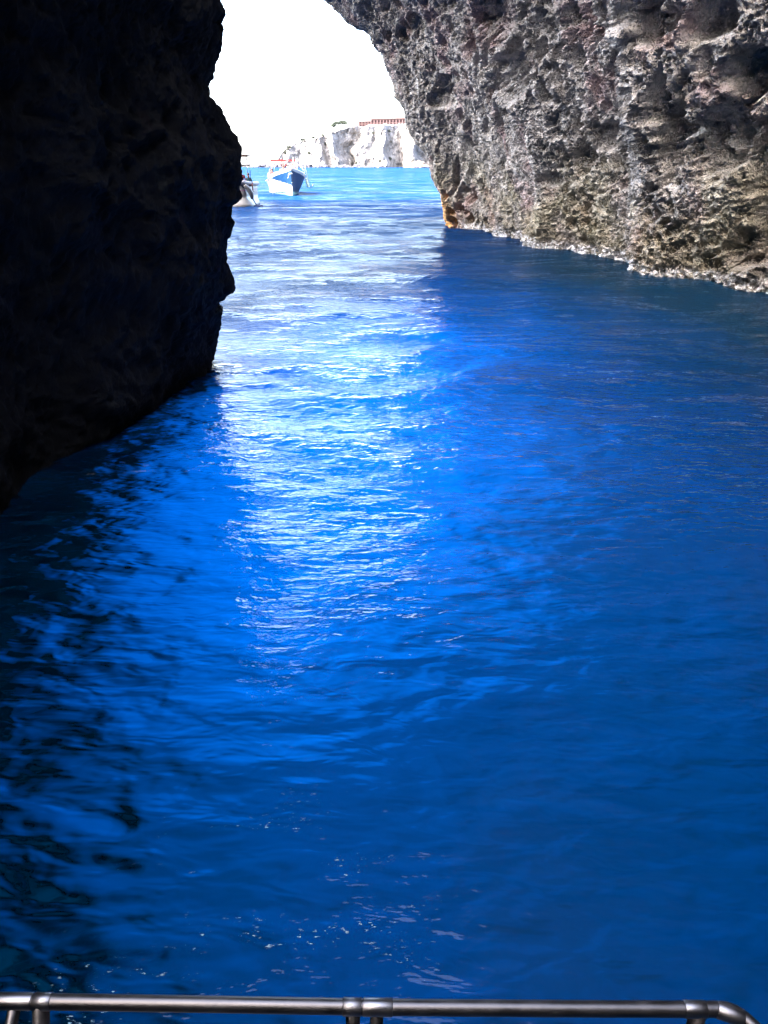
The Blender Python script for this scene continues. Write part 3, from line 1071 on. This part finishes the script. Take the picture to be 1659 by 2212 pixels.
# ------------------------------------------------------------------ blue and white tour boat
def build_blue_boat():
    stem = at_z(632, 422, 0)
    root = thing("motor_boat", "blue and white wooden tour boat heading in, ladder at its bow", "boat", (stem.x, stem.y, 0.0), R(15), None)
    # local -y is the bow direction; bow at y=0, stern at y = 7.6
    L = 9.2
    ns, nvv = 64, 26
    verts, quads, mi = [], [], []

    def hb(s):                              # half breadth at the sheer
        return 1.72 * (1 - (1 - min(1, s / 3.0)) ** 2.1) * (1 - 0.16 * max(0, (s - 4.5) / 3.1) ** 2) + 0.03

    def hs(s):                              # sheer height
        return 2.12 - 0.95 * min(1, s / 4.2) ** 0.75 + 0.06 * s * 0.2
    pitch = 0.105
    for side in (-1, 1):
        off = len(verts)
        for i in range(ns):
            s = L * (i / (ns - 1)) ** 1.25
            B, H = hb(s), hs(s)
            fine = min(1, s / 3.5)
            for j in range(nvv):
                v = j / (nvv - 1)
                zz = -0.45 + (H + 0.45) * v
                wv = (v ** (0.60 - 0.34 * fine)) * (0.84 + 0.16 * v)
                if v > 0.93:
                    wv += 0.02
                rake = -0.10 * v * (1 - fine)
                verts.append((side * B * wv, s + rake, zz + (L * 0.5 - s) * pitch * 0.6))
        for i in range(ns - 1):
            for j in range(nvv - 1):
                a = off + i * nvv + j
                quads.append((a, a + nvv, a + nvv + 1, a + 1))
                s = L * ((i + 0.5) / (ns - 1)) ** 1.25
                v = (j + 0.5) / (nvv - 1)
                zz = -0.45 + (hs(s) + 0.45) * v
                low = 0.52 + 0.95 * (s / 3.4) ** 0.75 if side < 0 else 0.02
                lim = 5.0 if side < 0 else 6.0
                if zz < 0.0:
                    m = 3
                elif zz < 0.10:
                    m = 2
                elif v > 0.92:
                    m = 0
                elif zz > low and s < lim and v < 0.92:
                    m = 1
                else:
                    m = 0
                mi.append(m)
    me = np_mesh("hull", np.array(verts), np.array(quads), [M_WHITE, M_BLUE, M_BOOT, M_GREENISH])
    me.polygons.foreach_set("material_index", np.array(mi, np.int32))
    bm = bmesh.new()
    bm.from_mesh(me)
    bmesh.ops.remove_doubles(bm, verts=bm.verts[:], dist=0.012)
    bmesh.ops.recalc_face_normals(bm, faces=bm.faces[:])
    bm.to_mesh(me)
    bm.free()
    hull = link("hull", me, root)

    def dz(s):
        return (L * 0.5 - s) * pitch * 0.6
    mb = MB()
    pr, pl = [], []
    for i in range(24):
        s = 0.05 + (L - 0.1) * i / 23
        pr.append((hb(s) * 0.95, s, hs(s) - 0.10 + dz(s)))
        pl.append((-hb(s) * 0.95, s, hs(s) - 0.10 + dz(s)))
    for i in range(23):
        mb.poly([pl[i], pr[i], pr[i + 1], pl[i + 1]])
    mb.box((0, L - 0.03, 0.55), (2.15, 0.06, 1.3))
    mb.build("deck", M_WHITE, root)
    mb = MB()
    for sd in (-1, 1):
        mb.tube([(sd * hb(s) * 1.02, s, hs(s) + dz(s) + 0.02) for s in np.linspace(0.02, L, 26)], 0.06, 6)
    mb.box((0, -0.02, hs(0) + dz(0) + 0.03), (0.34, 0.5, 0.16))
    mb.build("gunwale", M_WHITE, root)
    mb = MB()
    mb.box((0, 4.2, 1.55), (1.5, 1.5, 0.9))
    mb.box((0, 3.55, 2.05), (1.3, 0.08, 0.5))
    mb.build("cabin", M_CABIN, root, 0.04)
    mb = MB()
    for k in range(13):
        for q in range(5):
            pass
    for sgn, w in ((1, 1.0),):
        mb.poly([(-1.35, 4.4, 3.02), (1.15, 4.4, 3.08), (1.15, 5.6, 3.12), (-1.35, 5.6, 3.06)])
        mb.box((-0.1, 5.0, 3.10), (2.5, 1.4, 0.05))
    mb.box((-0.1, 4.32, 3.03), (2.5, 0.05, 0.13))
    canopy = mb.build("canopy", M_RED, root)
    for p in ((-1.2, 4.4), (1.05, 4.4), (-1.2, 5.6), (1.05, 5.6)):
        mb = MB()
        mb.tube([(p[0], p[1], 1.2), (p[0], p[1], 3.06)], 0.025, 6)
        mb.build("canopy_post", M_STEEL, root)
    # bow pulpit
    for sd in (-1, 1):
        mb = MB()
        pts = [(sd * hb(s) * 0.98, s, hs(s) + dz(s) + 0.72) for s in np.linspace(0.1, 3.6, 14)]
        mb.tube(pts, 0.022, 6)
        for s in (0.5, 1.6, 2.7, 3.6):
            mb.tube([(sd * hb(s) * 0.98, s, hs(s) + dz(s)), (sd * hb(s) * 0.98, s, hs(s) + dz(s) + 0.72)], 0.018, 6)
        mb.build("pulpit_rail", M_LADDER, root)
    for (x, s, h) in ((0.55, 1.5, 1.9), (1.0, 2.4, 1.95)):
        mb = MB()
        mb.tube([(x, s, hs(s) + dz(s) - 0.1), (x - 0.12, s, hs(s) + dz(s) + h * 0.75)], 0.03, 6)
        mb.build("pole", M_WHITE, root)
    # boarding ladder lashed along the starboard bow
    lad = MB()
    a0, a1 = Vector((1.02, 0.75, 2.95)), Vector((1.62, 0.75, 0.62))
    for o in (0.0, 0.34):
        lad.tube([a0 + Vector((o * 0.9, -o * 0.1, o * 0.2)), a0.lerp(a1, 0.5) + Vector((o * 0.85, 0, 0)), a1 + Vector((o * 0.8, 0, 0.05))], 0.028, 6)
    for k in range(9):
        p = a0.lerp(a1, 0.08 + 0.11 * k)
        lad.tube([p, p + Vector((0.29, -0.02, 0.03))], 0.018, 5)
    ar = [a0 + Vector((0.16 - 0.16 * math.cos(t), 0, 0.05 + 0.16 * math.sin(t))) for t in np.linspace(0, math.pi, 9)]
    lad.tube(ar, 0.028, 6)
    lad.tube([a0 + Vector((-0.02, 0, -0.1)), a0 + Vector((-0.22, 0.1, -0.35)), (1.12, 1.2, 1.9)], 0.024, 6)
    ladder = lad.build("ladder", M_LADDER, root)
    mb = MB()
    ang = math.atan2((a1 - a0).x, -(a1 - a0).z)
    mb.box(a0.lerp(a1, 0.80) + Vector((0.15, 0.06, 0)), (0.20, 0.05, 0.85), Matrix.Rotation(-ang, 3, 'Y'))
    mb.build("step_board", M_GREENISH, ladder)
    mb = MB()
    mb.tube([a1 + Vector((0.3, 0, 0.0)), a1 + Vector((0.5, 0, 0.22)), a1 + Vector((0.62, 0, 0.42))], 0.03, 6)
    mb.build("hook", M_STEEL, ladder)
    # anchor on the stem head
    mb = MB()
    mb.box((-0.12, -0.2, 1.92), (0.3, 0.2, 0.1))
    mb.tube([(-0.28, -0.15, 1.9), (-0.34, -0.2, 1.6)], 0.035, 6)
    mb.tube([(-0.28, -0.15, 1.62), (-0.44, -0.2, 1.52)], 0.04, 6)
    mb.build("anchor", M_WHITE, root)
    rot = Matrix.Rotation(R(15), 3, 'Z')

    def w(x, s, z):
        return Vector((stem.x, stem.y, 0)) + rot @ Vector((x, s, z))
    person("person in red top standing under the red canopy", w(-0.1, 4.3, 1.25), R(-75), M_REDCLOTH, M_NAVY, "stand", arm=0.6, scale=0.95)
    person("person in pink red top sitting just behind the blue bow", w(0.55, 2.4, 1.80), R(-110), M_REDCLOTH, M_WHITECLOTH, "sit")
    person("bare skinned person in white sitting mid deck on the blue boat", w(-0.35, 3.0, 1.65), R(-60), M_WHITECLOTH, M_NAVY, "sit")
    person("person in red crouching at the left side of the blue boat", w(-1.35, 4.0, 1.35), R(-100), M_REDCLOTH, M_REDCLOTH, "sit")
    person("person in white sitting farthest aft at the left of the blue boat", w(-1.25, 6.3, 1.25), R(-80), M_WHITECLOTH, M_TEAL, "sit")


build_blue_boat()


# ------------------------------------------------------------------ white boat half hidden by the dark rock
def build_white_boat():
    c = at_z(522, 448, 0)
    root = thing("white_boat", "white round bowed boat with grey rim, half hidden by dark rock", "boat", (c.x - 0.10, c.y, 0.0), R(3))
    # body: cross sections seen end on, running back 5 m (local +y is aft)
    prof = [(-0.25, 0.70), (0.0, 0.86), (0.12, 0.88), (0.25, 0.80), (0.42, 0.62), (0.55, 0.50), (0.60, 0.46), (0.62, 0.44), (0.75, 0.46), (0.95, 0.45), (1.03, 0.42), (1.05, 0.425), (1.09, 0.425), (1.11, 0.41), (1.35, 0.38), (1.44, 0.36)]
    L = 5.2
    nt, nz = 26, len(prof)
    mb = MB()
    rings = []
    for z, r in prof:
        ring = []
        for k in range(nt):
            a = math.pi * k / (nt - 1)
            x = -math.cos(a) * r
            y = 0.7 - math.sin(a) ** 0.8 * r * 0.9
            ring.append(mb.bm.verts.new((x, y, z)))
        ring.insert(0, mb.bm.verts.new((-max(r, 0.75), L, z)))
        ring.append(mb.bm.verts.new((max(r, 0.75), L, z)))
        rings.append(ring)
    for i in range(nz - 1):
        for k in range(len(rings[0]) - 1):
            f = mb.bm.faces.new((rings[i][k], rings[i][k + 1], rings[i + 1][k + 1], rings[i + 1][k]))
            f.smooth = True
            f.material_index = 1 if 1.04 < (prof[i][0] + prof[i + 1][0]) / 2 < 1.10 else 0
    mb.bm.faces.new([r for r in rings[-1]])
    mb.build("hull", [M_OFFWHITE, M_PURPLE], root)
    mb = MB()
    pts = [(-0.75, L, 1.5), (-0.50, 1.5, 1.55)] + [(-math.cos(math.pi * k / 10) * 0.34, 0.62 - math.sin(math.pi * k / 10) * 0.30, 1.58) for k in range(11)] + [(0.62, 1.5, 1.5), (0.78, L, 1.42)]
    mb.tube(pts, 0.14, 10)
    mb.build("rim", M_GREY, root)
    mb = MB()
    n = 12
    a, b = Vector((0.36, 0.35, 1.42)), Vector((0.80, 0.75, 0.52))
    pts = [a.lerp(b, t) + Vector((0.12 * math.sin(math.pi * t), 0, 0.05 * math.sin(math.pi * t))) for t in np.linspace(0, 1, n)]
    rs = [0.07 + 0.10 * math.sin(math.pi * min(1, 0.12 + 0.80 * t)) for t in np.linspace(0, 1, n)]
    mb.tube(pts, rs, 12)
    mb.build("fender", M_OFFWHITE, root)
    mb = MB()
    mb.tube([(0.84, 0.85, 0.5), (0.95, 0.8, 0.3), (1.1, 0.8, 0.04)], 0.04, 6)
    mb.box((1.12, 0.95, 0.05), (0.75, 0.5, 0.10))  # flat dark block at the waterline beside the hull
    mb.build("dark_side_piece", M_NAVY, root)
    mb = MB()
    mb.box((-0.25, 2.9, 3.30), (1.5, 1.9, 0.06))
    mb.box((0.30, 1.95, 3.28), (0.5, 0.06, 0.14))
    mb.build("canopy", M_BROWN, root)
    for x, y in ((0.44, 2.0), (-0.9, 2.0), (0.44, 3.8), (-0.9, 3.8)):
        mb = MB()
        mb.tube([(x, y, 1.45), (x, y, 3.30)], 0.024, 6)
        mb.build("canopy_post", M_STEEL, root)

    def w(x, y, z):
        return Vector((c.x - 0.10, c.y, 0)) + Matrix.Rotation(R(3), 3, 'Z') @ Vector((x, y, z))
    person("person in red shirt standing in the bow of the white boat", w(0.10, 1.15, 1.38), R(-80), M_REDCLOTH, M_ORANGE, "sit", scale=1.05)
    person("person in orange cloth sitting lowest in the white boat's bow", w(0.16, 0.78, 1.38), R(-60), M_ORANGE, M_ORANGE, "sit", scale=0.62)
    person("person in white against the dark rock's edge on the white boat", w(-0.28, 1.1, 1.36), R(-100), M_WHITECLOTH, M_WHITECLOTH, "sit")
    person("person in teal top sitting at the right rim of the white boat", w(0.52, 1.7, 1.30), R(-60), M_TEAL, M_REDCLOTH, "sit", scale=0.9)


build_white_boat()


# ------------------------------------------------------------------ rail of the boat the picture is taken from
def build_rail():
    root = thing("boat_railing", "tubular stainless steel boat railing along the bottom edge of the view", "railing", (0, 0.86, 0.45))
    D = 1.365

    def rp(sx, sy, d=D):                         # picture pixel (3024 x 4032) at camera depth d, relative to the thing
        u, v = (sx - 1512) / 2912, (2016 - sy) / 2912
        return EYE + Vector((u, CP + v * SP, -SP + v * CP)) * d - Vector((0, 0.86, 0.45))
    zt = rp(1512, 3952).z
    yt = rp(1512, 3952).y
    rr = 0.0138

    def rail_pt(sx, sy):
        return rp(sx, sy)
    P = [rail_pt(-900, 3935), rail_pt(0, 3941), rail_pt(700, 3952), rail_pt(1512, 3966), rail_pt(2300, 3972), rail_pt(2835, 3974)]
    e = P[-1]
    bend = [e + Vector(q) for q in ((0.012, -0.001, 0), (0.026, -0.006, -0.001), (0.038, -0.015, -0.003), (0.050, -0.027, -0.006))]
    e2 = bend[-1]
    P2 = P + bend + [e2 + Vector((0.045, -0.05, -0.012)), e2 + Vector((0.20, -0.24, -0.05)), e2 + Vector((0.50, -0.65, -0.1))]
    mb = MB()
    mb.tube(P2, rr, 20)
    mb.build("rail", M_STEEL, root)

    def along(sx):
        for a, b in zip(P[:-1], P[1:]):
            xa = (sx - 1512) / 2912 * D
            if a.x <= xa <= b.x:
                return a.lerp(b, (xa - a.x) / (b.x - a.x))
        return P[-1]
    for a, b, r in ((-60, 132, 1.07), (134, 204, 1.10), (1350, 1424, 1.10), (1428, 1546, 1.12), (2692, 2778, 1.08), (2818, 2880, 1.10)):
        mb = MB()
        p, q = along(a), along(b)
        if b > 2830:
            p, q = along(2822), P2[8]
        mb.tube([p, p.lerp(q, 0.03), p.lerp(q, 0.97), q], [rr * r * 0.95, rr * r, rr * r, rr * r * 0.95], 20)
        mb.build("sleeve", M_FITTING, root)
    for sx, dx, dy, r in ((62, -0.22, -0.35, 0.012), (160, -0.10, -0.16, 0.0155), (1388, 0.0, -0.02, 0.0135), (1482, 0.005, -0.03, 0.0125), (2752, 0.005, -0.03, 0.015)):
        p = along(sx)
        mb = MB()
        q = Vector((p.x + dx, p.y + dy, 0.0))
        mb.tube([p, p.lerp(q, 0.5), q], r, 16)
        post = mb.build("post", M_STEEL, root)
        mb = MB()
        mb.tube([q, q + Vector((0, 0, 0.012))], 0.035, 16)
        mb.build("foot", M_FITTING, post)


build_rail()
